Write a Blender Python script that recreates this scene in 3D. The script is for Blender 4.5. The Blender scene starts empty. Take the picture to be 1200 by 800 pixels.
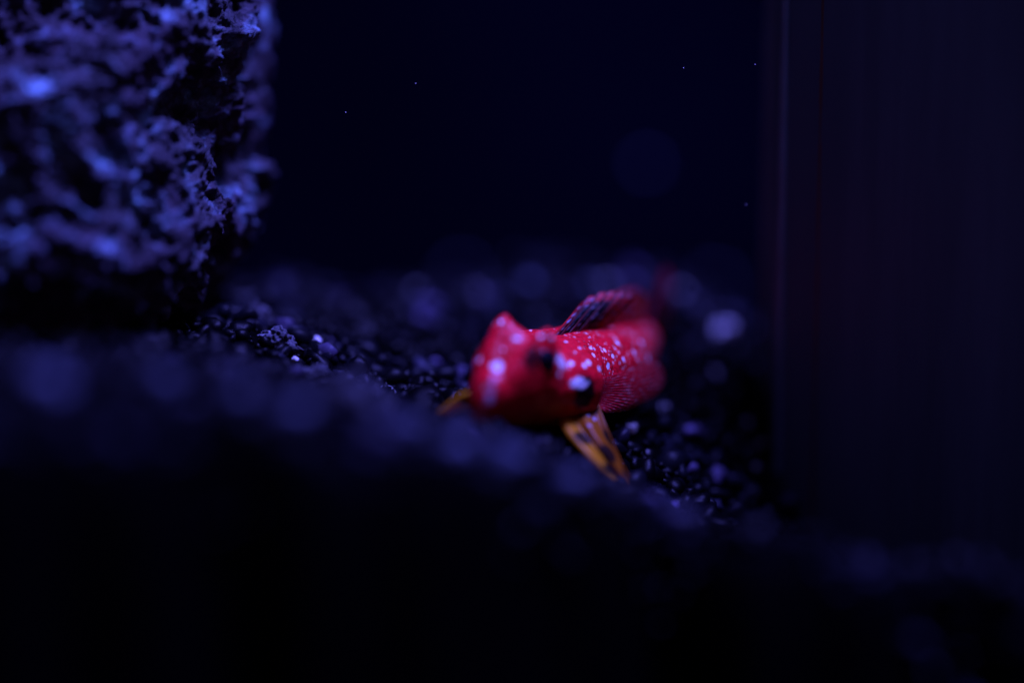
import bpy, bmesh, math, random
import numpy as np
from mathutils import Vector, Matrix, noise

# ------------------------------------------------------------------ camera, world, lamps, exposure
MM = 0.001
D = 362.0                       # lens to focus plane, millimetres
PITCH = math.radians(15.0)
FPX = 4600.0                    # focal length in photograph pixels (1200 wide)
sc = bpy.context.scene
C = sc.collection
CAMP = np.array([0.0, -D * math.cos(PITCH), D * math.sin(PITCH)])
RIGHT = np.array([1.0, 0, 0])
UP = np.array([0, math.sin(PITCH), math.cos(PITCH)])
FWD = np.array([0, math.cos(PITCH), -math.sin(PITCH)])

def P(px, py, d=0.0):
    """photograph pixel + distance beyond the focus plane (mm) -> point in the tank (mm)"""
    t = D + d
    return CAMP + RIGHT * ((px - 600.0) / FPX * t) + UP * ((400.0 - py) / FPX * t) + FWD * t

def project(v):
    r = np.asarray(v) - CAMP
    t = r @ FWD
    return 600 + FPX * (r @ RIGHT) / t, 400 - FPX * (r @ UP) / t, t - D

cd = bpy.data.cameras.new('camera')
cd.sensor_width = 36; cd.lens = 138
cd.clip_start = 0.02; cd.clip_end = 5
cd.dof.use_dof = True
cd.dof.focus_distance = (D + 1.5) * MM
cd.dof.aperture_fstop = 3.9
cam = bpy.data.objects.new('camera', cd); C.objects.link(cam)
cam.location = CAMP * MM
cam.rotation_euler = (math.pi / 2 - PITCH, 0, 0)
sc.camera = cam

w = bpy.data.worlds.new('World'); sc.world = w; w.use_nodes = True
w.node_tree.nodes['Background'].inputs[0].default_value = (0.24, 0.13, 0.50, 1)
w.node_tree.nodes['Background'].inputs[1].default_value = 0.17  # violet-red ambient added as fill for the shaded cheek and panel

def area(name, loc, target, size, sizey, power, col):
    l = bpy.data.lights.new(name, 'AREA'); l.shape = 'RECTANGLE'
    l.size = size * MM; l.size_y = sizey * MM; l.energy = power; l.color = col
    o = bpy.data.objects.new(name, l); C.objects.link(o)
    o.location = np.array(loc) * MM
    o.rotation_euler = (Vector(target) - Vector(loc)).to_track_quat('-Z', 'Y').to_euler()
    return o
# the reef lamp over the tank
area('reef_lamp', (70, 22, 325), (0, 0, 0), 90, 80, 5.0, (0.152, 0.145, 1.0))

vs = sc.view_settings
vs.view_transform = 'Standard'; vs.look = 'None'; vs.exposure = 0.0; vs.gamma = 1.0
sc.cycles.use_denoising = True
sc.cycles.max_bounces = 6

rng = np.random.default_rng(11)
random.seed(5)

# ------------------------------------------------------------------ helpers
def tag(o, label, cat=None, group=None, kind=None):
    if label: o['label'] = label
    if cat: o['category'] = cat
    if group: o['group'] = group
    if kind: o['kind'] = kind
    return o

def mesh_obj(name, verts, faces, mat, parent=None, smooth=True, cols=None):
    """verts in mm (local to parent when there is one)"""
    me = bpy.data.meshes.new(name)
    verts = np.asarray(verts, dtype=np.float64) * MM
    faces = np.asarray(faces, dtype=np.int32)
    n, k = faces.shape
    me.vertices.add(len(verts)); me.vertices.foreach_set('co', verts.ravel())
    me.loops.add(n * k); me.loops.foreach_set('vertex_index', faces.ravel())
    me.polygons.add(n); me.polygons.foreach_set('loop_start', np.arange(0, n * k, k, dtype=np.int32))
    me.update(calc_edges=True); me.validate()
    if smooth: me.polygons.foreach_set('use_smooth', np.ones(n, dtype=bool))
    if cols is not None:
        a = me.color_attributes.new('pigment', 'FLOAT_COLOR', 'POINT')
        c = np.ones((len(verts), 4)); c[:, :cols.shape[1]] = cols
        a.data.foreach_set('color', c.ravel())
    me.materials.append(mat)
    o = bpy.data.objects.new(name, me); C.objects.link(o)
    if parent: o.parent = parent
    return o

def recentre(o):
    """move the origin of a top-level mesh to the middle of its base"""
    me = o.data
    n = len(me.vertices); a = np.empty(n * 3); me.vertices.foreach_get('co', a); a = a.reshape(-1, 3)
    c = (a.min(0) + a.max(0)) / 2; c[2] = a[:, 2].min()
    me.vertices.foreach_set('co', (a - c).ravel()); me.update(); o.location = c
    return o

def grid_faces(nu, nv, wrap_v=False):
    i = np.arange(nu - 1)[:, None]; j = np.arange(nv if wrap_v else nv - 1)[None, :]
    a = i * nv + j; b = i * nv + (j + 1) % nv
    return np.stack([a, b, b + nv, a + nv], -1).reshape(-1, 4)

def curve(xs, ys, x, s=0.0):
    """smooth (Hermite, monotone-ish) interpolation"""
    xs = np.asarray(xs, float); ys = np.asarray(ys, float)
    m = np.gradient(ys, xs)
    k = np.clip(np.searchsorted(xs, x) - 1, 0, len(xs) - 2)
    h = xs[k + 1] - xs[k]; t = np.clip((x - xs[k]) / h, 0, 1)
    return ((2*t**3 - 3*t**2 + 1) * ys[k] + (t**3 - 2*t**2 + t) * h * m[k]
            + (-2*t**3 + 3*t**2) * ys[k + 1] + (t**3 - t**2) * h * m[k + 1])

def sm(a, b, x):
    t = np.clip((x - a) / (b - a), 0, 1); return t * t * (3 - 2 * t)

def bspl(pts, t):
    pts = np.asarray(pts, float); k = np.linspace(0, 1, len(pts))
    return np.stack([curve(k, pts[:, i], t) for i in range(3)], -1)

# ------------------------------------------------------------------ materials
def new_mat(name):
    m = bpy.data.materials.new(name); m.use_nodes = True
    nt = m.node_tree; b = nt.nodes['Principled BSDF']
    return m, nt, b

def N(nt, t, **kw):
    n = nt.nodes.new(t)
    for k, v in kw.items(): setattr(n, k, v)
    return n

def noise_ramp(nt, scale, detail, stops, coord='Object', rough=0.6):
    tc = N(nt, 'ShaderNodeTexCoord'); nz = N(nt, 'ShaderNodeTexNoise')
    nz.inputs['Scale'].default_value = scale; nz.inputs['Detail'].default_value = detail
    nz.inputs['Roughness'].default_value = rough
    nt.links.new(tc.outputs[coord], nz.inputs['Vector'])
    r = N(nt, 'ShaderNodeValToRGB')
    e = r.color_ramp.elements
    while len(e) < len(stops): e.new(0.5)
    for q, (p, c) in zip(e, stops): q.position = p; q.color = (*c, 1)
    nt.links.new(nz.outputs['Fac'], r.inputs['Fac'])
    return r, nz

def bump(nt, b, src, strength, dist):
    bp = N(nt, 'ShaderNodeBump'); bp.inputs['Strength'].default_value = strength
    bp.inputs['Distance'].default_value = dist * MM
    nt.links.new(src, bp.inputs['Height']); nt.links.new(bp.outputs['Normal'], b.inputs['Normal'])

def pigment_mat(name, rough=0.4, spec=0.3, bscale=0, bstr=0, bdist=0.05, coat=0, trans=0.0, alpha=1.0, sss=0):
    m, nt, b = new_mat(name)
    a = N(nt, 'ShaderNodeAttribute', attribute_name='pigment')
    nt.links.new(a.outputs['Color'], b.inputs['Base Color'])
    b.inputs['Roughness'].default_value = rough; b.inputs['Specular IOR Level'].default_value = spec
    b.inputs['Coat Weight'].default_value = coat; b.inputs['Coat Roughness'].default_value = 0.15
    if sss:
        b.inputs['Subsurface Weight'].default_value = sss
        b.inputs['Subsurface Radius'].default_value = (1.0, 0.25, 0.2)
        b.inputs['Subsurface Scale'].default_value = 0.0006
    if bstr:
        tc = N(nt, 'ShaderNodeTexCoord'); nz = N(nt, 'ShaderNodeTexNoise')
        nz.inputs['Scale'].default_value = bscale; nz.inputs['Detail'].default_value = 4
        nt.links.new(tc.outputs['Object'], nz.inputs['Vector'])
        bump(nt, b, nz.outputs['Fac'], bstr, bdist)
    if trans or alpha < 1:
        tr = N(nt, 'ShaderNodeBsdfTranslucent'); nt.links.new(a.outputs['Color'], tr.inputs['Color'])
        mx = N(nt, 'ShaderNodeMixShader'); mx.inputs[0].default_value = trans
        out = nt.nodes['Material Output']
        nt.links.new(b.outputs[0], mx.inputs[1]); nt.links.new(tr.outputs[0], mx.inputs[2])
        tp = N(nt, 'ShaderNodeBsdfTransparent'); m2 = N(nt, 'ShaderNodeMixShader')
        mul = N(nt, 'ShaderNodeMath', operation='MULTIPLY'); mul.inputs[1].default_value = alpha
        nt.links.new(a.outputs['Alpha'], mul.inputs[0])
        nt.links.new(mul.outputs[0], m2.inputs[0]); nt.links.new(tp.outputs[0], m2.inputs[1])
        nt.links.new(mx.outputs[0], m2.inputs[2]); nt.links.new(m2.outputs[0], out.inputs['Surface'])
    return m

M_body = pigment_mat('fish_skin', 0.34, 0.14, 4500, 0.7, 0.08, coat=0.05, sss=0.08)
M_eye = pigment_mat('fish_eye', 0.25, 0.3, coat=0.1)
M_fin = pigment_mat('fin_membrane', 0.4, 0.3, 6000, 0.3, 0.04, trans=0.5, alpha=0.97)
M_pect = pigment_mat('pectoral_membrane', 0.4, 0.3, 6000, 0.3, 0.04, trans=0.3, alpha=0.5)
M_grain = pigment_mat('sand_grain', 0.4, 0.08, 9000, 0.6, 0.05)

def rock_mat(name, tint=1.0):
    m, nt, b = new_mat(name)
    r, nz = noise_ramp(nt, 260, 8, [(0.38, (0.018, 0.018, 0.022)), (0.51, (0.050, 0.050, 0.060)),
                                     (0.59, (0.11, 0.19, 0.22)), (0.70, (0.36, 0.74, 0.78))], rough=0.65)
    r2, n2 = noise_ramp(nt, 90, 5, [(0.42, (1, 1, 1)), (0.56, (0.75, 0.55, 0.65)), (0.70, (0.50, 0.28, 0.32))])
    mx = N(nt, 'ShaderNodeMix', data_type='RGBA', blend_type='MULTIPLY'); mx.inputs[0].default_value = 1.0
    nt.links.new(r.outputs[0], mx.inputs[6]); nt.links.new(r2.outputs[0], mx.inputs[7])
    nt.links.new(mx.outputs[2], b.inputs['Base Color'])
    b.inputs['Roughness'].default_value = 0.6; b.inputs['Specular IOR Level'].default_value = 0.25
    tc = N(nt, 'ShaderNodeTexCoord'); n3 = N(nt, 'ShaderNodeTexNoise')
    n3.inputs['Scale'].default_value = 1500; n3.inputs['Detail'].default_value = 5; n3.inputs['Roughness'].default_value = 0.7
    nt.links.new(tc.outputs['Object'], n3.inputs['Vector'])
    bump(nt, b, n3.outputs['Fac'], 0.9, 0.5)
    return m
M_rock = rock_mat('live_rock')

def plain_mat(name, stops, scale, rough, spec=0.3, bstr=0.3, bdist=0.1, bscale=1500):
    m, nt, b = new_mat(name)
    r, nz = noise_ramp(nt, scale, 6, stops)
    nt.links.new(r.outputs[0], b.inputs['Base Color'])
    b.inputs['Roughness'].default_value = rough; b.inputs['Specular IOR Level'].default_value = spec
    tc = N(nt, 'ShaderNodeTexCoord'); n3 = N(nt, 'ShaderNodeTexNoise')
    n3.inputs['Scale'].default_value = bscale; n3.inputs['Detail'].default_value = 5
    nt.links.new(tc.outputs['Object'], n3.inputs['Vector'])
    bump(nt, b, n3.outputs['Fac'], bstr, bdist)
    return m
M_sand = plain_mat('black_sand', [(0.3, (0.001, 0.001, 0.001)), (0.6, (0.0018, 0.0018, 0.002)), (0.8, (0.006, 0.006, 0.007))], 900, 0.8, 0.0, 0.9, 0.4)
M_pale = plain_mat('pale_shell', [(0.3, (0.50, 0.50, 0.48)), (0.7, (0.80, 0.80, 0.78))], 500, 0.5, 0.3, 0.6, 0.1)
M_dim = plain_mat('grey_stone', [(0.3, (0.035, 0.045, 0.07)), (0.7, (0.10, 0.12, 0.17))], 600, 0.6, 0.3, 0.6, 0.15)
M_mid = plain_mat('light_grey_stone', [(0.3, (0.14, 0.14, 0.15)), (0.7, (0.34, 0.34, 0.34))], 600, 0.6, 0.3, 0.6, 0.15)
M_rubble = plain_mat('dark_rubble', [(0.35, (0.010, 0.010, 0.012)), (0.55, (0.05, 0.05, 0.06)), (0.72, (0.25, 0.27, 0.28))], 900, 0.6, 0.3, 1.0, 0.4)
M_panel = plain_mat('smoked_acrylic', [(0.30, (0.042, 0.085, 0.115)), (0.55, (0.065, 0.120, 0.160)), (0.78, (0.11, 0.20, 0.26))], 1.0, 0.55, 0.12, 0.05, 0.05, 300)
_nt = M_panel.node_tree; _mp = N(_nt, 'ShaderNodeMapping'); _mp.inputs['Scale'].default_value = (70, 70, 6)
_nz = [q for q in _nt.nodes if q.type == 'TEX_NOISE' and q.inputs['Scale'].default_value == 1.0][0]   # noise stretched into lighter streaks down the sheet
_tc = N(_nt, 'ShaderNodeTexCoord'); _nt.links.new(_tc.outputs['Object'], _mp.inputs['Vector']); _nt.links.new(_mp.outputs['Vector'], _nz.inputs['Vector'])
M_edge = plain_mat('acrylic_edge_painted_glint', [(0.35, (0.07, 0.13, 0.18)), (0.7, (0.18, 0.32, 0.42))], 30, 0.35, 0.4, 0.1, 0.05)  # edge coloured pale to stand for the light it catches
M_seam = plain_mat('brown_glue_seam', [(0.3, (0.06, 0.036, 0.03)), (0.7, (0.12, 0.07, 0.055))], 200, 0.5, 0.3, 0.3, 0.1)
M_wall = plain_mat('dark_tank_wall', [(0.3, (0.0003, 0.0003, 0.0008)), (0.7, (0.0036, 0.0033, 0.0095))], 7, 0.8, 0.0, 0.05, 0.1, 100)

# ------------------------------------------------------------------ the sand bed
CTRL = [  # photograph pixel and distance beyond the focus plane of points on the sand
    (850,615,0),(860,530,15),(833,440,25),(845,388,32),(905,400,32),(960,740,10),
    (740,502,8),(735,580,-3),(690,545,-3),(640,530,-6),(770,425,22),(700,445,16),
    (770,335,42),(710,330,46),(620,310,52),(540,325,42),(560,370,34),(450,350,36),(640,400,26),
    (430,475,0),(390,440,2),(371,404,6),(345,421,0),(210,408,-8),(260,408,-3),(300,385,4),
    (480,440,10),(500,465,1),(535,494,-6),(590,500,-4),(540,415,24),(400,370,26),(330,360,20),(100,425,-12),
    (30,440,-42),(200,446,-40),(360,476,-36),(480,505,-33),(590,532,-28),(680,562,-22),(760,608,-18),(860,640,-22),(930,650,-25),(1000,660,-28),
    (-150,430,-45),(1200,680,-34),(1150,800,10),(1250,600,40),(-100,400,0),
    (600,300,70),(300,300,70),(900,300,70),
]
cp = np.array([P(*c) for c in CTRL])
far = [(-150,120),(0,130),(150,130),(-150,240),(0,240),(150,240),(-170,0),(170,20),(-170,-50),(170,-50)]
fz = [2, -4, -6, 2, -4, -6, -4, -18, -8, -24]
XY = np.vstack([cp[:, :2], np.array(far, float)]); ZZ = np.concatenate([cp[:, 2], np.array(fz, float)])
K = np.linalg.norm(XY[:, None] - XY[None], axis=-1) + np.eye(len(XY)) * -1.5
Amat = np.block([[K, np.ones((len(XY), 1))], [np.ones((1, len(XY))), np.zeros((1, 1))]])
SOL = np.linalg.solve(Amat, np.append(ZZ, 0))
FRONT = P(600, 560, -44)[1]
_ed = [(-150, 430, -62), (30, 440, -58), (360, 476, -50), (590, 527, -40), (760, 608, -27), (860, 640, -30), (930, 650, -32), (1200, 680, -40)]
EX = [P(*q)[0] for q in _ed]; EY = [P(*q)[1] for q in _ed]
def ground(x, y):
    x = np.atleast_1d(np.asarray(x, float)); y = np.atleast_1d(np.asarray(y, float))
    out = np.empty(len(x))
    for a in range(0, len(x), 20000):
        q = np.stack([x[a:a+20000], y[a:a+20000]], -1)
        r = np.linalg.norm(q[:, None] - XY[None], axis=-1)
        out[a:a+20000] = r @ SOL[:-1] + SOL[-1]
    edge = np.interp(x, EX, EY) + 2.0 * np.sin(x * 0.21) + 1.2 * np.sin(x * 0.53 + 1)
    lumps = 1.3 * np.sin(x * 0.33 + y * 0.2) * np.sin(y * 0.29 - x * 0.11 + 1) * sm(-16, -26, y)
    back = 36 + 10 * np.sin(x * 0.07 + 1) + 6 * np.sin(x * 0.19) + 3 * np.sin(x * 0.47)      # the bed falls away behind the slope
    return out + lumps - 46 * sm(0, 17, edge - y) - 75 * sm(0, 110, y - back)

def ground_hit(px, py):
    ds = np.arange(-60, 160, 0.5)
    pts = np.array([P(px, py, d) for d in ds])
    g = ground(pts[:, 0], pts[:, 1])
    k = np.argmax(pts[:, 2] < g)
    return pts[k]

gx = np.concatenate([np.linspace(-170, -62, 28), np.linspace(-60, 60, 241), np.linspace(62, 170, 28)])
gy = np.concatenate([np.linspace(FRONT - 42, 60, 280), np.linspace(62, 235, 60)])
GX, GY = np.meshgrid(gx, gy, indexing='ij')
GZ = ground(GX.ravel(), GY.ravel())
gv = np.stack([GX.ravel(), GY.ravel(), GZ], -1)
bumpy = np.array([noise.fractal(Vector((v[0] * 0.35, v[1] * 0.35, 3.1)), 0.7, 2.2, 4) for v in gv])
gv[:, 2] += bumpy * 0.55 - 0.2
sand = mesh_obj('sand_bed', gv, grid_faces(len(gx), len(gy)), M_sand)
tag(sand, None, kind='structure')

# back wall of the tank, far out of focus
bx = P(600, 400, 235)[1]
nx, nz = 30, 24
wx, wz = np.meshgrid(np.linspace(-190, 190, nx), np.linspace(-130, 170, nz), indexing='ij')
wy = bx + 0.6 * np.sin(wx * 0.05) * np.cos(wz * 0.04)
bw = mesh_obj('back_wall', np.stack([wx.ravel(), wy.ravel(), wz.ravel()], -1), grid_faces(nx, nz), M_wall)
tag(bw, None, kind='structure')

# ------------------------------------------------------------------ sand grains (uncountable)
def ico(sub):
    bm = bmesh.new(); bmesh.ops.create_icosphere(bm, subdivisions=sub, radius=1)
    v = np.array([p.co[:] for p in bm.verts]); f = np.array([[q.index for q in fc.verts] for fc in bm.faces]); bm.free()
    return v, f
iv, iface = ico(2)
def lump(seed, v, amp=0.35, fr=1.1):
    s = Vector((seed * 7.3, seed * 3.1, seed))
    k = np.array([1 + amp * noise.fractal(Vector(p) * fr + s, 0.8, 2.1, 3) for p in v])
    return v * k[:, None]
def angular(seed, v, nplanes=13):
    g = np.random.default_rng(seed); pn = g.normal(size=(nplanes, 3)); pn /= np.linalg.norm(pn, axis=1)[:, None]
    pd = g.uniform(0.55, 1.0, nplanes); dt = v @ pn.T
    k = np.where(dt > 0.05, pd / np.maximum(dt, 0.05), 9).min(1)
    return v * np.minimum(k, 1.25)[:, None]
templates = [lump(i + 1, angular(i, iv), 0.25) for i in range(12)]
pts = np.empty((0, 2))
cand = np.stack([rng.uniform(-75, 75, 100000), rng.uniform(FRONT - 26, 120, 100000)], -1)
cz = ground(cand[:, 0], cand[:, 1])
c3 = np.column_stack([cand, cz])
qx, qy, qd = project(c3)
inside = (qx > -60) & (qx < 1260) & (qy > 200) & (qy < 900)
dens = np.where(qd < 45, np.where(qd > -32, 1.0, 0.45), 0.5)
keep = inside & (np.interp(cand[:, 0], EX, EY) - cand[:, 1] < 3) & (rng.random(len(cand)) < dens * 0.36)
c3 = c3[keep]; qd = qd[keep]
n = len(c3)
size = np.clip(rng.lognormal(-0.62, 0.50, n), 0.22, 1.6)
big_ = (rng.random(n) < 0.07) & (qd > -14); size[big_] = rng.uniform(0.9, 1.9, big_.sum())
V = np.empty((n, len(iv), 3)); COL = np.empty((n, len(iv), 3))
for i in range(n):
    a, b2, c2 = rng.uniform(0, 2 * math.pi, 3)
    R = np.array((Matrix.Rotation(a, 3, 'Z') @ Matrix.Rotation(b2, 3, 'X') @ Matrix.Rotation(c2, 3, 'Y')))
    t = templates[i % 12] * np.array([1.0, rng.uniform(0.6, 1), rng.uniform(0.5, 0.9)])
    V[i] = (t @ R.T) * size[i] + c3[i] + np.array([0, 0, size[i] * rng.uniform(-0.1, 0.45)])
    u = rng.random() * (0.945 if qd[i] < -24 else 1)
    base = np.array([0.0028, 0.0028, 0.003]) * rng.uniform(0.5, 1.8)
    if u > 0.80: base = np.array([0.010, 0.009, 0.011]) * rng.uniform(0.6, 1.6)
    if u > 0.95: base = np.array([0.06, 0.045, 0.06]) * rng.uniform(0.6, 1.4)
    if u > 0.995: base = np.array([0.26, 0.27, 0.27]) * rng.uniform(0.6, 1.1)
    pn_ = noise.noise(Vector((c3[i, 0] * .16, c3[i, 1] * .16, 7.7)))
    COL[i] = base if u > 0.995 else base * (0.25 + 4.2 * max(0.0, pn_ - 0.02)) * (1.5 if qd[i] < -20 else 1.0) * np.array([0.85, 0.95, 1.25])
F = (iface[None] + (np.arange(n) * len(iv))[:, None, None]).reshape(-1, 3)
gr = mesh_obj('sand_grains', V.reshape(-1, 3), F, M_grain, smooth=False, cols=COL.reshape(-1, 3))
tag(gr, 'coarse black sand grains covering the tank bed', 'sand', kind='stuff')

# ------------------------------------------------------------------ the big rock
def fbm(p, H=0.8, oct=5): return noise.fractal(p, H, 2.1, oct)
axis = P(40, 200, 8)
NT, NZ = 640, 560
zb = P(150, 440, -5)[2] - 8; zt = P(150, -160, 0)[2] + 8
zs = np.linspace(zb, zt, NZ)
th = np.linspace(0, 2 * math.pi, NT, endpoint=False)
# right-hand outline of the rock: height -> radius
prof_py = [470, 420, 400, 370, 330, 300, 262, 245, 200, 130, 60, 0, -80, -160]
prof_px = [150, 186, 200, 232, 262, 274, 290, 294, 282, 290, 296, 300, 280, 200]
pz = np.array([P(0, q, 6)[2] for q in prof_py]); pr = np.array([(q - 40) / 4600 * 368 for q in prof_px])
rad = curve(pz, pr, zs)
zz_, tt_ = np.meshgrid(zs, th, indexing='ij')
ct, st = np.cos(tt_), np.sin(tt_)
fr_ = np.where(st < 0, 1.32 - 0.85 * sm(11, 44, zz_) - 0.20 * sm(11, -8, zz_), 1.3)
rv = np.stack([axis[0] + ct * (rad[:, None] - 0.6), axis[1] + 3 + st * fr_ * (rad[:, None] - 0.6), zz_], -1)
def rnormals(v):
    dt = np.roll(v, -1, 1) - np.roll(v, 1, 1); dz = np.gradient(v, axis=0)
    nn = np.cross(dt, dz); return nn / (np.linalg.norm(nn, axis=-1, keepdims=True) + 1e-9)
def push(f):
    global rv
    nn = rnormals(rv)
    # smooth the directions so deep pits do not fold over
    for _ in range(2): nn = (nn + np.roll(nn, 1, 1) + np.roll(nn, -1, 1)) ; nn[1:-1] += nn[2:] + nn[:-2]; nn /= np.linalg.norm(nn, axis=-1, keepdims=True)
    flat = rv.reshape(-1, 3); seen = (st <= 0.6).ravel()
    d = np.zeros(len(flat))
    d[seen] = [f(Vector(p)) for p in flat[seen]]
    rv = rv + nn * d.reshape(NZ, NT, 1)
def big(p):
    q = p + noise.noise_vector(p * 0.12) * 2.0
    return 3.1 * fbm(p * 0.075 + Vector((5, 1, 2)), 0.9, 3) + 1.5 * (0.45 - abs(noise.noise(q * 0.21 + Vector((9, 4, 1)))) * 1.9)
def pits(p):
    q = p + noise.noise_vector(p * 0.35) * 0.9
    f = noise.voronoi(q * 0.27)[0][0]; k = noise.noise(p * 0.1 + Vector((7, 7, 7)))
    return -2.6 * math.exp(-(f / 0.34) ** 2) * (0.55 + 0.9 * max(k, -.3)) + 0.7 * noise.noise(q * 0.5)
def small(p):
    q = p + noise.noise_vector(p * 1.1) * 0.35
    f = noise.voronoi(q * 0.75 + Vector((3, 1, 8)))[0][0]
    return -0.85 * math.exp(-(f / 0.33) ** 2) + 0.40 * noise.noise(q * 1.25) + 0.30 * abs(noise.noise(p * 0.8))
def grit(p): return 0.20 * fbm(p * 2.2, 0.5, 4)
push(big); push(pits); push(small); push(grit)
# top and bottom closed
top_c = rv[-1].mean(0) + np.array([0, 0, 3]); bot_c = rv[0].mean(0) - np.array([0, 0, 1])
verts = np.vstack([rv.reshape(-1, 3), top_c, bot_c])
fq = grid_faces(NZ, NT, True)
it = np.arange(NT)
tri_t = np.stack([(NZ - 1) * NT + it, (NZ - 1) * NT + (it + 1) % NT, np.full(NT, NZ * NT), np.full(NT, NZ * NT)], -1)
tris = np.vstack([np.column_stack([fq[:, 0], fq[:, 1], fq[:, 2]]), np.column_stack([fq[:, 0], fq[:, 2], fq[:, 3]]),
                  tri_t[:, :3], np.stack([(it + 1) % NT, it, np.full(NT, NZ * NT + 1)], -1)])
rock = recentre(mesh_obj('live_rock', verts, tris, M_rock))
tag(rock, 'tall craggy pitted blue-violet rock leaning over the dark sand', 'rock')

def stone(name, c, r, mat, seed, label, cat, group=None, sub=4, squash=0.7, amp=0.6, fr=1.3, sink=0.3):
    v, f = ico(sub)
    v = lump(seed, angular(seed, v, 16), amp * 0.5, fr * 1.4)
    rz = seed * 1.7
    v = v * np.array([1, 0.8, squash]); cs, sn = math.cos(rz), math.sin(rz)
    v = np.column_stack([v[:, 0] * cs - v[:, 1] * sn, v[:, 0] * sn + v[:, 1] * cs, v[:, 2]]) * r
    v = v + np.asarray(c) + np.array([0, 0, r * squash * (1 - 2 * sink)])
    return tag(recentre(mesh_obj(name, v, f, mat)), label, cat, group)

# rear shoulder of rock showing past the big one
def crag(name, c, rx, ry, rz, seed, mat, label):
    v, f = ico(6)
    s = Vector((seed, seed * 2, seed * 3))
    out = np.empty_like(v)
    for i, p in enumerate(v):
        q = Vector((p[0] * rx, p[1] * ry, p[2] * rz))
        w1 = fbm(q * 0.1 + s, 0.9, 3)
        d = 1 - abs(noise.noise(q * 0.3 + s)) * 2
        vd = noise.voronoi(q * 0.55 + s)[0][0]
        dd = w1 * 1.6 + d * 0.9 + (min(vd, .5) - .35) * 2.2 + fbm(q * 1.1, .6, 4) * .5
        out[i] = np.array([p[0] * (rx + dd), p[1] * (ry + dd), p[2] * (rz + dd)])
    return tag(recentre(mesh_obj(name, out + np.asarray(c), f, mat)), label, 'rock')
crag('rock_shoulder', P(262, 90, 17), 3.0, 6, 15, 3.7, M_rock, 'narrow knobbly rock spur standing close behind the big rock')

# rubble at the rock's foot
for k, (px, py, r, lab) in enumerate([
        (303, 372, 1.5, 'dark crumbly rubble lump under the rock overhang'),
        (326, 398, 1.9, 'broad dark rubble lump next to the pale chip'),
        (288, 352, 1.2, 'small dark rubble crumb balanced against the rock foot'),
        (408, 468, 2.3, 'knobbly blue-grey rubble stone bedded in sand before the ridge'),
        (372, 440, 1.6, 'low speckled rubble stone between pale chips and ridge'),
        (450, 470, 1.5, 'dim rubble stone beside the knobbly blue-grey one')]):
    h = ground_hit(px, py + r * 5)
    stone('rubble_stone', h, r, M_rubble, k + 21, lab, 'stone', 'rubble at the foot of the rock', sub=5, squash=0.85, amp=0.8, fr=1.6)

# pale chips and pebbles lying on the sand
CH = 'pale shell chips scattered on the black sand'
named = {
    (371, 402, 0.75): 'upright pale shell chip beside dark rubble',
    (346, 422, 0.48): 'small bright shell chip lying before dark rubble',
    (845, 389, 1.35): 'brightest round pale pebble between fish tail and acrylic panel',
    (741, 503, 0.62): 'pale oval chip lying under the fish flank beside its orange fin',
    (211, 405, 0.55): 'pale chip wedged under the big rock',
    (253, 410, 0.6): 'flat dim chip near the foot of the big rock',
    (837, 441, 0.8): 'dull violet pebble behind the open dark hollow',
    (434, 444, 0.45): 'little curved chip on sand midway between rubble and fish',
}
for k, ((px, py, r), lab) in enumerate(named.items()):
    stone('shell_chip', ground_hit(px, py + r * 4), r, M_mid if 'dim' in lab or 'dull' in lab else M_pale, k + 41, lab, 'pebble', CH, sub=3, squash=0.8, amp=0.5, sink=0.15)
for k, (px, py, r, m) in enumerate([(862, 532, .6, 1), (893, 522, .6, 1), (885, 548, .5, 1), (876, 497, .55, 1), (872, 568, .5, 1),
        (778, 482, .7, 1), (758, 532, .4, 1), (868, 440, .5, 1)]):
    stone('grey_pebble', ground_hit(px, py + r * 4), r, M_mid, k + 61, 'small grey pebble on sand near the acrylic panel and fish', 'pebble', 'grey pebbles by the panel', sub=3, squash=0.8, amp=0.5, sink=0.15)
for k, (px, py, r) in enumerate([(556, 345, 1.0), (540, 330, .9), (712, 338, 1.0), (628, 376, .8), (620, 335, .9),
        (840, 340, .9), (795, 345, .9), (690, 335, .8), (480, 360, .8), (520, 375, .7), (590, 350, .9)]):
    h = ground_hit(px, py + r * 4)
    if project(h)[2] > 60: continue
    stone('grey_pebble', h, r, M_mid if k in (0, 2, 6) else M_dim, k + 81, 'dim grey pebble on the sand slope behind the fish', 'pebble', 'grey pebbles behind the fish', sub=3, squash=0.8, amp=0.5, sink=0.15)
for k, (px, py, r) in enumerate([(195, 458, 1.9), (60, 462, 2.0), (345, 492, 1.6), (540, 528, 1.5), (600, 545, 1.8), (672, 572, 1.5), (480, 510, 1.4), (285, 470, 1.3)]):
    stone('grey_pebble', ground_hit(px, py), r, M_dim, k + 101, 'blurred grey pebble on the near sand ridge', 'pebble', 'grey pebbles on the near ridge', sub=3, squash=0.8, amp=0.5)

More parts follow.
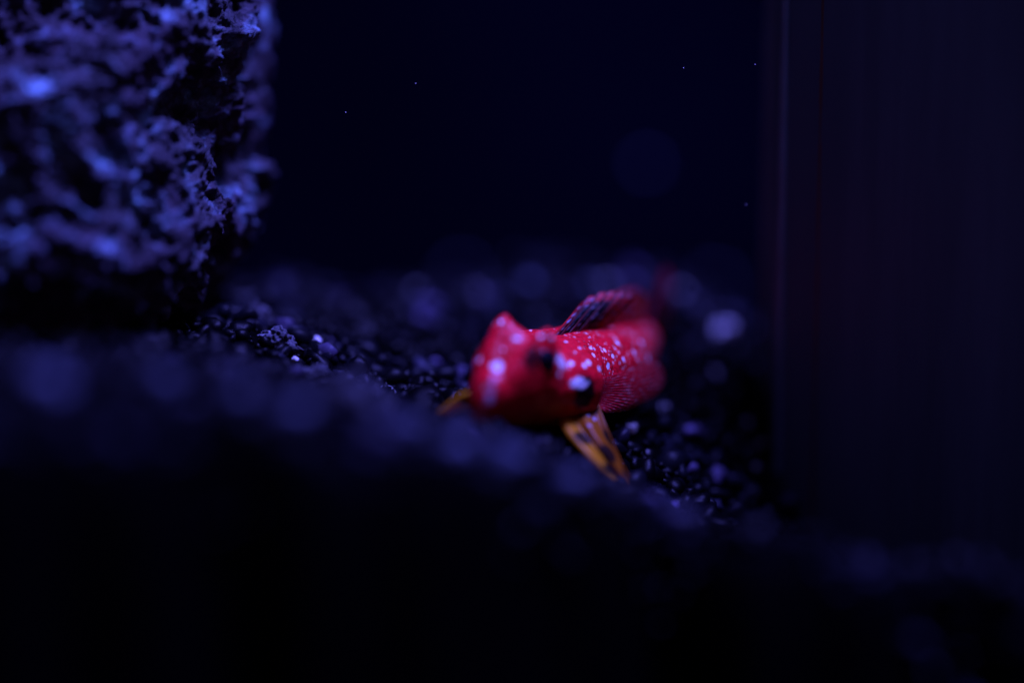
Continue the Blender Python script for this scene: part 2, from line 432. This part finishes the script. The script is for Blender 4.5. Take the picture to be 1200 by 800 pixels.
# ------------------------------------------------------------------ acrylic panel box on the right
pe = bpy.data.objects.new('acrylic_box', None); C.objects.link(pe)
A = P(914, 400, 14); B = P(1330, 400, -16); E = P(900, 400, 26); S_ = P(958, 400, 10.8)
A, B, E, S_ = (np.array([q[0], q[1], 0]) for q in (A, B, E, S_))
zlo, zhi = -60.0, 62.0
pe.location = (A[0] * MM, A[1] * MM, zlo * MM)
tag(pe, 'tall smoked acrylic box wall standing in sand beside the fish', 'acrylic box')
def wall(name, p, q, th, mat, z0=zlo, z1=zhi, parent=pe, inset=0.0):
    d = (q - p) / np.linalg.norm(q - p); nrm = np.array([-d[1], d[0], 0])
    p = p + d * inset; q = q - d * inset
    bm = bmesh.new()
    c = [p, q, q + nrm * th, p + nrm * th]
    vs_ = [bm.verts.new(((v[0] - A[0]) * MM, (v[1] - A[1]) * MM, (z - zlo) * MM)) for z in (z0, z1) for v in c]
    for f in ((3,2,1,0),(4,5,6,7),(0,1,5,4),(1,2,6,5),(2,3,7,6),(3,0,4,7)): bm.faces.new([vs_[k] for k in f])
    bmesh.ops.recalc_face_normals(bm, faces=bm.faces)
    bmesh.ops.bevel(bm, geom=list(bm.edges), offset=min(th * 0.2, .4) * MM, segments=3, affect='EDGES', profile=0.5)
    me = bpy.data.meshes.new(name); bm.to_mesh(me); bm.free(); me.materials.append(mat)
    for pl in me.polygons: pl.use_smooth = False
    o = bpy.data.objects.new(name, me); C.objects.link(o); o.parent = parent
    return o
wall('front_panel', A, B, 3.0, M_panel, inset=0.3)
wall('side_panel', E, A, 3.0, M_panel, inset=0.3)
def rod(name, c, r, mat, z0=zlo, z1=zhi, wob=0.0, seed=0):
    nzr, nr = 120, 14
    zz = np.linspace(z0, z1, nzr); aa = np.linspace(0, 2 * math.pi, nr, endpoint=False)
    vv = np.empty((nzr, nr, 3))
    for j in range(nzr):
        k = 1 + wob * noise.noise(Vector((zz[j] * 0.25, seed, 0))) + wob * .6 * noise.noise(Vector((zz[j] * 0.9, seed, 3)))
        vv[j, :, 0] = c[0] - A[0] + r * k * np.cos(aa); vv[j, :, 1] = c[1] - A[1] + r * k * np.sin(aa); vv[j, :, 2] = zz[j] - zlo
    return mesh_obj(name, vv.reshape(-1, 3), grid_faces(nzr, nr, True), mat, parent=pe)
s1 = rod('glue_seam', S_ + np.array([0.0, 0.12, 0]), 0.30, M_seam, wob=0.25, seed=4)
s1['label'] = 'thin brown glue seam'
rod('corner_edge', A + np.array([0.1, 0.25, 0]), 0.5, M_edge, wob=0.1, seed=14)
s2 = rod('edge_strip', E + np.array([0.0, 0.0, 0]), 0.85, M_edge, wob=0.15, seed=9)
s2['label'] = 'rounded rear edge with its catch-light painted pale'
# algae specks on the panel: too small to pick apart
sv, sf = ico(1); VV = []; FF = []
dAB = (B - A) / np.linalg.norm(B - A); nAB = np.array([dAB[1], -dAB[0], 0])
for k in range(120):
    u = abs(rng.normal(0, 1.6)) + 0.2 if k < 90 else rng.uniform(1, 22)
    z = rng.uniform(-22, 40); r = rng.uniform(0.03, 0.07) * (1.5 if k < 10 else 1)
    c = dAB * (u + 3.0) + nAB * 0.02 + np.array([0, 0, z - zlo])
    FF.append(sf + len(VV) * len(sv)); VV.append(sv * r * np.array([1, .5, 1]) + c)
sp = mesh_obj('algae_specks', np.vstack(VV), np.vstack(FF), M_dim, parent=pe)
sp['kind'] = 'stuff'; sp['label'] = 'tiny pale algae specks'

# particles in the water; the large far one is added as a light disc
for k, (px, py, d, r) in enumerate([(405, 132, 1, .055), (487, 98, 3, .05), (801, 80, 1, .05), (885, 76, 2, .06), (874, 240, -2, .045), (757, 195, 80, .8)]):
    v = lump(k + 3, sv, 0.4) * r + P(px, py, d)
    lab = 'tiny pale particle drifting in the dark water' if d < 50 else 'added lump blurring to a faint disc of light behind the fish'
    tag(recentre(mesh_obj('water_speck', v, sf, M_pale if d < 50 else M_dim)), lab, 'particle', 'particles drifting in the water')

# ------------------------------------------------------------------ the fish (local mm: x forward, y its left, z up; nape above the origin)
YAW = math.radians(28); FP = math.radians(7); ROLL = math.radians(11)
fw = np.array([-math.sin(YAW) * math.cos(FP), -math.cos(YAW) * math.cos(FP), math.sin(FP)])
lf = np.cross([0, 0, 1.0], fw); lf /= np.linalg.norm(lf)
upv = np.cross(fw, lf)
lf2 = lf * math.cos(ROLL) - upv * math.sin(ROLL)
up2 = np.cross(fw, lf2)
FR = np.stack([fw, lf2, up2], -1)            # columns: local axes in the tank
NAPE = P(655, 394, 0)
ORG = NAPE - FR @ np.array([0, 0, 7.1])
def to_world(v): return np.asarray(v) @ FR.T + ORG
def to_local(v): return (np.asarray(v) - ORG) @ FR
fish = bpy.data.objects.new('dragonet_fish', None); C.objects.link(fish)
fish.matrix_world = Matrix(((*FR[0], ORG[0] * MM), (*FR[1], ORG[1] * MM), (*FR[2], ORG[2] * MM), (0, 0, 0, 1)))
tag(fish, 'ruby red white-spotted dragonet fish propped on its orange fins', 'fish')

SS  = [0, 0.25, 0.6, 1.2, 2.2, 3.5, 5, 7, 9, 11, 13, 15, 18, 22, 27, 32, 37]
TOP = [2.9, 3.7, 4.4, 5.0, 5.45, 5.7, 6.0, 6.2, 6.6, 6.9, 7.1, 7.2, 7.1, 6.9, 6.5, 5.8, 5.0]
BOT = [0.6, 0.2, -.1, -.35, -.5, -.4, -.6, -.7, -.9, -1.0, -1.1, -1.1, -1.0, -.7, .1, 1.1, 1.9]
HW  = [0.7, 1.1, 1.5, 1.95, 2.45, 3.3, 3.8, 4.25, 4.65, 4.95, 5.0, 4.7, 4.6, 4.5, 3.9, 2.9, 1.5]
def spine(s):     # sideways bend of the body
    return -0.0055 * np.maximum(s - 18, 0) ** 2
def body_pt(s, ph):
    tp, bt, hw = curve(SS, TOP, s), curve(SS, BOT, s), curve(SS, HW, s)
    c, sn = np.cos(ph), np.sin(ph)
    hd = 1 - sm(9, 14, s)
    zc = bt + (tp - bt) * (0.45 + 0.17 * hd)
    y = hw * np.sign(c) * np.abs(c) ** 0.85 * (1 - 0.28 * hd * np.clip(-sn, 0, 1))
    z = np.where(sn > 0, zc + (tp - zc) * np.abs(sn) ** 0.9, zc - (zc - bt) * np.abs(sn) ** 0.7)
    return np.stack([13 - s, y + spine(s), z], -1)
NS, NP = 520, 300
s_ = np.concatenate([np.linspace(0, 3, 60, endpoint=False), np.linspace(3, 37, NS - 60)])
ph_ = np.linspace(0, 2 * math.pi, NP, endpoint=False)
Sg, Pg = np.meshgrid(s_, ph_, indexing='ij')
bv = body_pt(Sg.ravel(), Pg.ravel())
Sf, Pf = Sg.ravel(), Pg.ravel()
# eye turrets, gill cover, lips
EYES = {1: np.array([13 - 5.2, 1.95, 6.6]), -1: np.array([13 - 5.2, -1.95, 6.6])}
out_n = np.stack([np.zeros(len(bv)), np.cos(Pf), np.sin(Pf)], -1)
for sd, e in EYES.items():
    dd = np.sqrt((bv - e) ** 2 @ np.array([0.55, 1.0, 0.35]))
    g = np.clip(1 - dd / 3.2, 0, 1) ** 1.25
    bv += g[:, None] * np.array([-0.15, sd * 0.6, 4.4])
gill = sm(8.5, 12.6, Sf) * (1 - sm(12.7, 13.5, Sf)) * (np.exp(-((Pf - 0.25) / 0.85) ** 2) + np.exp(-((Pf - math.pi + 0.25) / 0.85) ** 2)
       + np.exp(-((Pf - 2 * math.pi - 0.25) / 0.85) ** 2))
bv += out_n * (gill * 0.75)[:, None]
lip = np.exp(-((Sf - 0.55) / 0.35) ** 2) * 0.12 - np.exp(-((Sf - 1.35) / 0.3) ** 2) * 0.10
bv += out_n * lip[:, None]
wr = np.array([noise.fractal(Vector(p) * 0.8, 0.8, 2.1, 4) for p in bv])
bv += out_n * (wr * 0.10 * sm(0, 3, Sf))[:, None]
ncap = len(bv)
bv = np.vstack([bv, [[13.1, 0, 1.75]], [[13 - 37.3, float(spine(np.array(37.0))), 3.35]]])
Sf = np.append(Sf, [0, 37]); Pf = np.append(Pf, [0, 0])
bq = grid_faces(NS, NP, True)
btri = np.vstack([np.column_stack([bq[:, 0], bq[:, 2], bq[:, 1]]), np.column_stack([bq[:, 0], bq[:, 3], bq[:, 2]])])
ii = np.arange(NP)
btri = np.vstack([btri, np.stack([ii, (ii + 1) % NP, np.full(NP, ncap)], -1),
                  np.stack([(NS - 1) * NP + (ii + 1) % NP, (NS - 1) * NP + ii, np.full(NP, ncap + 1)], -1)])

# pigment
RED = np.array([0.80, 0.007, 0.018]); DEEP = np.array([0.60, 0.008, 0.006]); BELLY = np.array([0.55, 0.10, 0.012]); WHITE = np.array([0.92, 0.92, 0.88]); BLACK = np.array([0.006, 0.005, 0.010])
zrel = (bv[:, 2] - curve(SS, BOT, Sf)) / (curve(SS, TOP, Sf) - curve(SS, BOT, Sf))
col = np.tile(RED, (len(bv), 1))
def mix(mask, c):
    global col
    col = col * (1 - mask[:, None]) + np.asarray(c) * mask[:, None]
n1 = np.array([noise.fractal(Vector(p) * 0.45 + Vector((3, 3, 3)), 0.8, 2.1, 4) for p in bv])
mix(sm(0.5, 0.12, zrel + n1 * 0.12) * 0.85, BELLY)
mix(sm(0.05, 0.5, n1) * 0.45, DEEP)
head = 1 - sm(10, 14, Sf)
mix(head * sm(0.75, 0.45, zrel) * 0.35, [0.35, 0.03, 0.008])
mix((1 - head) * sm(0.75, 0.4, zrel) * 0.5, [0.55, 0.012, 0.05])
bw_ = to_world(bv)
PX, PY, PD = project(bw_)
nrm = np.zeros_like(bv)
a_, b_, c_ = bv[btri[:, 0]], bv[btri[:, 1]], bv[btri[:, 2]]
fn = np.cross(b_ - a_, c_ - a_)
for k in range(3): np.add.at(nrm, btri[:, k], fn)
nrm /= np.linalg.norm(nrm, axis=1)[:, None] + 1e-12
facing = ((nrm @ FR.T) * (CAMP - bw_)).sum(1) > 0
if facing.mean() > 0.9 or facing[np.argmin(bv[:, 2])]: print('CHECK normals', facing.mean())
def pick(px, py):
    dd = (PX - px) ** 2 + (PY - py) ** 2 + np.where(facing, 0, 1e6)
    # of the close ones, the nearest to the camera
    near = np.where(dd < dd.min() + 6)[0]
    return bv[near[np.argmin(PD[near])]]
blotch_n = np.array([noise.fractal(Vector(p) * 1.6, 0.7, 2.1, 3) for p in bv])
def spot(c, r, colr=WHITE, amt=1.0, edge=0.35, axis=None, stretch=1.0, wob=0.5):
    dv = bv - c
    d2 = (dv ** 2).sum(1)
    if axis is not None:
        ax = axis / np.linalg.norm(axis); al = dv @ ax
        d2 = d2 - al ** 2 + (al / stretch) ** 2
    dist = np.sqrt(np.maximum(d2, 0)) / r + blotch_n * wob
    mix((1 - sm(1 - edge, 1 + edge, dist)) * amt, colr)
# scattered fine dots over back and flanks
cnt = 0
for _ in range(1500):
    s0 = rng.uniform(10.5, 36); p0 = rng.uniform(-0.5, math.pi + 0.5)
    c0 = body_pt(np.array([s0]), np.array([p0 % (2 * math.pi)]))[0]
    near = np.where(np.abs(bv - c0).max(1) < 1.2)[0]
    if len(near) == 0: continue
    r0 = rng.choice([0.06, 0.085, 0.12, 0.17], p=[.45, .35, .15, .05])
    dist = np.sqrt(((bv[near] - c0) ** 2).sum(1)) / r0
    m = (1 - sm(0.6, 1.3, dist)) * rng.uniform(0.55, 1.0)
    col[near] = col[near] * (1 - m[:, None]) + np.array([0.80, 0.62, 0.55]) * m[:, None]
SP = [(704,430,.24),(715,428,.26),(733,420,.28),(725,400,.25),(745,412,.28),(762,420,.32),(691,423,.26),(687,427,.2),(694,406,.2),(710,409,.24),
      (681,406,.14),(674,410,.14),(649,395,.2),(664,398,.16),(754,400,.3),(658,437,.30),(664,430,.26),(671,424,.25),
      (583,427,.50),(588,407,.13),(634,391,.19),(577,378,.11),(697,414,.2),(720,416,.18)]
PICKS = {q: pick(q[0], q[1]) for q in SP}
for q, c in PICKS.items():
    spot(c, q[2])
# the black patch on the gill cover with the white crescent on top
cb = pick(688, 462); spot(cb, 1.2, BLACK, 0.97, 0.25, pick(686, 474) - pick(690, 448), 1.5, 0.2)
cw = pick(681, 449); spot(cw, 0.55, WHITE, 1.0, 0.25, pick(692, 450) - pick(668, 447), 1.9, 0.35)
# long white mark behind the eye, forehead dash, cheek rim
c = pick(661, 424); spot(c, 0.62, WHITE, 1.0, 0.3, pick(672, 426) - pick(660, 424), 2.3, 0.5)
c = pick(604, 395); spot(c, 0.19, WHITE, 0.9, 0.4, pick(610, 396) - pick(597, 394), 1.9, 0.3)
c = pick(560, 420); spot(c, 0.22, WHITE, 0.9, 0.4, pick(561, 430) - pick(561, 412), 1.8, 0.3)
# pale upper lip and the ridge up from it
for s0, r0, a0 in ((0.25, .30, .5),):
    spot(np.array([13 - s0, 0.0, float(curve(SS, TOP, np.array([s0]))[0])]), r0, [0.55, 0.40, 0.35], a0, 0.6)
for px, py, r0, a0 in ((579, 440, .32, .45), (575, 452, .34, .5), (571, 465, .46, .9)): spot(pick(px, py), r0, [0.62, 0.50, 0.62], a0, 0.5)
# mouth line and the dark fold behind the gill cover
mix((1 - sm(0.05, 0.16, np.abs(bv[:, 2] - (1.55 - 0.25 * Sf)))) * (1 - sm(1.6, 2.2, Sf)) * 0.85, [0.05, 0.004, 0.004])
mix(np.exp(-((Sf - 13.35) / 0.16) ** 2) * sm(0.95, 0.75, zrel) * 0.8, [0.10, 0.004, 0.006])
# fine mottling
mott = np.array([noise.noise(Vector(p) * 3.2) + 0.6 * noise.noise(Vector(p) * 7.0) for p in bv])
col *= (1 - 0.6 * sm(0.05, 0.7, mott))[:, None]
# the same marks on the far side
for q, c in list(PICKS.items()) + [(('w', 0, .55), cw)]:
    if c[1] > 1.2: spot(c * np.array([1, -1, 1]), q[2])
mx = cb * np.array([1, -1, 1]); spot(mx + np.array([0, 0, -.3]), 0.9, BLACK, 0.9)
# skin painted darker round the eyes
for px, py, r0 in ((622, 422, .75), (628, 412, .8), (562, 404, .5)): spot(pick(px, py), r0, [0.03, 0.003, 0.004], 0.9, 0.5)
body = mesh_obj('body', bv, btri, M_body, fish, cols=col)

# eyes: large dark pupil, red rim
ev, ef = ico(5)
for sd, e in EYES.items():
    r = 1.5
    axis_ = np.array([0.55, sd * 0.83, 0.0]); axis_ /= np.linalg.norm(axis_)
    ang = np.degrees(np.arccos(np.clip(ev @ axis_, -1, 1)))
    nse = np.array([noise.noise(Vector(p) * 5) for p in ev])
    ecol = np.tile(np.array([0.22, 0.006, 0.01]), (len(ev), 1))
    t = sm(66, 76, ang + nse * 7)[:, None]
    ecol = BLACK * (1 - t) + ecol * t
    ring = (np.exp(-((ang - 84) / 5) ** 2) * (nse > 0.1) * 0.5)[:, None]
    ecol = ecol * (1 - ring) + np.array([.5, .3, .4]) * ring
    vv = ev.copy(); cap = np.maximum(ev @ axis_, 0)
    vv = vv - axis_ * (sm(0.85, 1, cap) * 0.06)[:, None]
    mesh_obj('eye', vv * r + e + np.array([0.15, sd * 0.42, -0.10]), ef, M_eye, fish, cols=ecol)

# ---- fins
def fin(name, grid, colf, mat, parent=fish, thick=0.10, label=None):
    """grid: (nu, nv, 3) points, u along the base, v out to the margin"""
    nu, nv, _ = grid.shape
    u, v = np.meshgrid(np.linspace(0, 1, nu), np.linspace(0, 1, nv), indexing='ij')
    cols = colf(u.ravel(), v.ravel())
    o = mesh_obj(name, grid.reshape(-1, 3), grid_faces(nu, nv), mat, parent, cols=cols)
    md = o.modifiers.new('thickness', 'SOLIDIFY'); md.thickness = thick * MM; md.offset = 0
    if label: o['label'] = label
    return o
def tube(name, pts, r0, r1, mat, parent, colr):
    pts = np.asarray(pts); nn, nr = len(pts), 7
    vv = np.empty((nn, nr, 3)); aa = np.linspace(0, 2 * math.pi, nr, endpoint=False)
    for i in range(nn):
        t = pts[min(i + 1, nn - 1)] - pts[max(i - 1, 0)]; t = t / (np.linalg.norm(t) + 1e-9)
        a = np.cross(t, [0.3, 0.9, 0.2]); a /= np.linalg.norm(a); b = np.cross(t, a)
        r = r0 + (r1 - r0) * i / (nn - 1)
        vv[i] = pts[i] + r * (np.cos(aa)[:, None] * a + np.sin(aa)[:, None] * b)
    cols = np.tile(np.asarray(colr, float), (nn * nr, 1))
    return mesh_obj(name, vv.reshape(-1, 3), grid_faces(nn, nr, True), mat, parent, cols=cols)

def spots_uv(u, v, nu, nv, r, jit=0.25, seed=1):
    g = np.random.default_rng(seed)
    m = np.zeros_like(u)
    for i in range(nu):
        for j in range(nv):
            cu, cv = (i + .5 + g.uniform(-jit, jit)) / nu, (j + .5 + g.uniform(-jit, jit)) / nv
            rr = r * g.uniform(.6, 1.2)
            dd = np.sqrt(((u - cu) * nu) ** 2 + ((v - cv) * nv) ** 2)
            m = np.maximum(m, (1 - sm(rr * .6, rr * 1.3, dd)) * g.uniform(.5, 1))
    return m

def dorsal(s0, s1, hfun, lean, nrays, colf, name, nu=200, nv=70, side=(0, 0)):
    u = np.linspace(0, 1, nu); v = np.linspace(0, 1, nv)
    s = s0 + (s1 - s0) * u
    base = body_pt(s, np.full(nu, math.pi / 2)); base[:, 2] -= 0.25
    H = hfun(u)
    ph = u * nrays
    notch = np.abs((ph % 1) - 0.5) * 2        # 1 at a ray, 0 between
    g = np.empty((nu, nv, 3))
    for j, vv in enumerate(v):
        hh = H * vv * (1 - 0.10 * (1 - notch) * sm(0.6, 1, vv) * sm(.25, .6, u))
        g[:, j, 0] = base[:, 0] - hh * lean(u)
        g[:, j, 1] = base[:, 1] + 0.28 * np.sin(ph * 2 * math.pi) * sm(0, .5, vv) * 0.5 + (side[0] + side[1] * u) * hh
        g[:, j, 2] = base[:, 2] + hh
    o = fin(name, g, colf, M_fin)
    for k in range(nrays + 1):
        i = min(int(round(k / nrays * (nu - 1))), nu - 1)
        pts = g[i, ::4].copy()
        tip = pts[-1] + (pts[-1] - pts[-2]) * (0.1 if k < 2 else 1.3)
        tube('fin_ray', np.vstack([pts, tip]), 0.13, 0.05, M_fin, o, [0.7, 0.015, 0.015] if k < 1 or k > 4 or s0 > 20 else [0.16, 0.006, 0.01])
    return o
def col_d1(u, v):
    c = np.tile(np.array([0.70, 0.008, 0.012]), (len(u), 1))
    dark = sm(0.35, 0.62, np.sin(u * 34) * .5 + .5)
    c = c * (1 - .75 * dark[:, None]) + np.array([.05, .004, .01]) * .75 * dark[:, None]
    blk = sm(.05, .11, u) * (1 - sm(.66, .76, u + (v - .5) * .15)) * sm(.04, .12, v) * (1 - sm(.74, .84, v))
    c = c * (1 - blk[:, None]) + BLACK * blk[:, None]
    sp_ = (spots_uv(u, v, 12, 7, .33, .3, 3) * (1 - .45 * blk))[:, None] * .85
    c = c * (1 - sp_) + np.array([.45, .35, .45]) * sp_
    return c
def col_d2(u, v):
    c = np.tile(np.array([0.65, 0.012, 0.012]), (len(u), 1))
    st = sm(.3, .7, np.sin(v * 17) * .5 + .5) * .85
    c = c * (1 - st[:, None]) + np.array([.06, .004, .01]) * st[:, None]
    sp_ = spots_uv(u, v, 9, 5, .28, .2, 8)[:, None] * .8
    c = c * (1 - sp_) + np.array([.6, .42, .5]) * sp_
    og = sm(.65, .95, u)[:, None] * .7
    return c * (1 - og) + np.array([.75, .07, .02]) * og
dorsal(10.9, 22.5, lambda u: curve([0, .25, .6, .85, 1], [2.8, 3.2, 3.6, 3.7, 3.5], u), lambda u: 3.0 - 2.3 * u ** 0.8, 6, col_d1, 'first_dorsal_fin', side=(-0.45, 0.85))
dorsal(21.6, 35.0, lambda u: curve([0, .3, .7, 1], [3.3, 3.5, 3.3, 2.5], u), lambda u: 0.4 + 0 * u, 8, col_d2, 'second_dorsal_fin', side=(-0.1, -0.3))

# tail fin
nu, nv = 90, 60
u = np.linspace(-1, 1, nu); v = np.linspace(0, 1, nv)
g = np.empty((nu, nv, 3))
ys = float(spine(np.array(36.5)))
for i, a in enumerate(u):
    L = 8.5 * (1 - 0.18 * a * a)
    for j, t in enumerate(v):
        ang = a * 0.62 + 0.25
        r = 0.4 + L * t
        g[i, j] = (13 - 36.2 - r * math.cos(ang), ys - 0.2 * r + 0.25 * math.sin(a * 22) * t * .6, 3.35 + a * 0.95 + r * math.sin(ang))
def col_t(u, v):
    c = np.tile(np.array([0.42, 0.02, 0.06]), (len(u), 1))
    sp_ = spots_uv(u, v, 8, 6, .26, .2, 5)[:, None] * .6
    return c * (1 - sp_) + np.array([.5, .4, .4]) * sp_
tf = fin('tail_fin', g, col_t, M_fin)
for k in range(9):
    i = int(k / 8 * (nu - 1)); tube('fin_ray', g[i, ::5], .12, .04, M_fin, tf, [.5, .02, .09])

# anal fin, hanging under the belly
nu, nv = 80, 24
g = np.empty((nu, nv, 3)); uu = np.linspace(0, 1, nu)
sA = 21 + 11 * uu; bs = body_pt(sA, np.full(nu, 1.5 * math.pi)); bs[:, 2] += .2
for j, t in enumerate(np.linspace(0, 1, nv)):
    hh = 1.5 * np.sin(np.clip(uu * 1.1 + .12, 0, 1) * math.pi) ** .5 * t
    g[:, j] = bs + np.stack([-hh * .5, .15 * np.sin(uu * 44) * t, -hh], -1)
af = fin('anal_fin', g, lambda u, v: np.tile(np.array([.4, .03, .04]), (len(u), 1)), M_fin)
for k in range(8):
    i = int(k / 7 * (nu - 1)); tube('fin_ray', g[i, ::4], .09, .04, M_fin, af, [.4, .02, .05])

# pectoral fins: clear fans with fine beaded rays
baseP = np.array([13 - 13.4, 4.75, 3.3])
tipsP = [to_local(P(*q)) for q in ((762, 416, 13), (775, 430, 13), (778, 446, 12), (770, 461, 10), (753, 473, 7), (732, 481, 4), (710, 484, 1))]
nu, nv = 160, 90
def pect(sd):
    tt = np.array(tipsP)
    uu = np.linspace(0, 1, nu); tips = bspl(tt, uu)
    g = np.empty((nu, nv, 3)); nr = 15
    for i in range(nu):
        b0 = baseP + np.array([0.05, 0.0, 1.1 - 2.4 * uu[i]])
        tip = tips[i]
        notch = abs(((uu[i] * nr) % 1) - .5) * 2
        for j, t in enumerate(np.linspace(0, 1, nv)):
            q = b0 + (tip - b0) * t * (1 - .05 * (1 - notch) * (t > .7))
            q = q + np.array([0, 0.7 * math.sin(t * math.pi) * .8 + .05 * math.sin(uu[i] * nr * 2 * math.pi) * t, 0])
            g[i, j] = q
    g[:, :, 1] *= sd
    def colp(u, v):
        c = np.tile(np.array([.60, .008, .02]), (len(u), 1))
        ray = sm(.55, .95, np.abs(((u * nr) % 1) - .5) * 2)
        bead = sm(.1, .8, np.sin(v * 46 + np.floor(u * nr + .5) * 2.1) * .5 + .5)
        m = (np.maximum(ray * .5, .25) * bead * .4)[:, None]
        c = c * (1 - m) + np.array([.60, .28, .26]) * m
        sp_ = (spots_uv(u, v, 11, 8, .24, .4, 6) * .5)[:, None]
        c = c * (1 - sp_) + np.array([.7, .45, .42]) * sp_
        a = .78 + .15 * ray - .2 * v
        return np.column_stack([c, a])
    o = fin('pectoral_fin', g, colp, M_pect, thick=.07)
    for k in range(nr + 1):
        i = min(int(round(k / nr * (nu - 1))), nu - 1)
        tube('fin_ray', g[i, ::9], .055, .02, M_pect, o, [.6, .015, .04])
    return o
pect(1); pect(-1)

# pelvic fins: thick orange props with dark bars, standing on the sand
def pelvic(fr, re, seed):
    nu, nv = 60, 130
    t = np.linspace(0, 1, nv)
    a, b = bspl(np.array([to_local(P(*q)) for q in fr]), t), bspl(np.array([to_local(P(*q)) for q in re]), t)
    g = np.empty((nu, nv, 3))
    for i, u in enumerate(np.linspace(0, 1, nu)):
        q = a * (1 - u) + b * u
        q = q + (0.55 * math.sin(u * math.pi * 4 + .6) * sm(0, .4, t))[:, None] * np.array([.7, .3, .2])
        q = q + (a[-1] - a[-8]) * (0.9 * abs(math.cos(u * math.pi * 5)) * sm(.75, 1, t))[:, None]
        q = q + (0.7 * math.sin(u * math.pi) * np.sin(t * math.pi))[:, None] * np.array([0.5, .5, .4])
        g[i] = q
    def colf(u, v):
        ug = sm(.05, .55, u)[:, None]
        c = np.array([.78, .36, .012]) * (1 - ug) + np.array([.46, .14, .008]) * ug
        rr = np.random.default_rng(seed)
        m = np.zeros(len(u))
        # dark bars across the rays
        for cu, cv, ru, rv_ in ((.22, .45, .16, .075), (.60, .62, .20, .10), (.92, .46, .14, .10), (.20, .76, .12, .05), (.85, .82, .14, .05), (.45, .14, .55, .10)):
            m = np.maximum(m, 1 - sm(.75, 1.15, np.sqrt(((u - cu) / ru) ** 2 + ((v - cv) / rv_) ** 2)))
        rs = (sm(.5, .9, np.sin(u * 16 + .5)) * .5 * sm(.7, .1, v))[:, None]
        c = c * (1 - rs) + np.array([.40, .05, .01]) * rs
        m = m[:, None] * .93
        c = c * (1 - m) + np.array([.010, .007, .010]) * m
        sp_ = np.zeros(len(u))
        for _ in range(7):
            cu, cv = rr.uniform(.4, .8), rr.uniform(.12, .38)
            sp_ = np.maximum(sp_, 1 - sm(.6, 1.2, np.sqrt(((u - cu) / .045) ** 2 + ((v - cv) / .014) ** 2)))
        sp_ = sp_[:, None] * .8
        return c * (1 - sp_) + np.array([.7, .65, .8]) * sp_
    o = fin('pelvic_fin', g, colf, M_fin, thick=.22, label='orange fin with black bars')
    for k in range(6):
        i = min(int(k / 5 * (nu - 1)), nu - 1)
        tube('fin_ray', g[i, ::6], .15, .07, M_fin, o, [.70, .30, .012] if k < 4 else [.38, .11, .01])
pelvic([(648, 468, 0.0), (661, 503, -4), (695, 540, -6.5), (733, 576, -5)], [(697, 464, 0), (710, 500, -2.5), (726, 536, -3), (744, 572, -3)], 4)
pelvic([(606, 480, -7), (575, 472, -7.5), (546, 460, -7.5), (517, 480, -7)], [(618, 490, -5), (590, 490, -7), (566, 484, -7), (535, 488, -7)], 9)
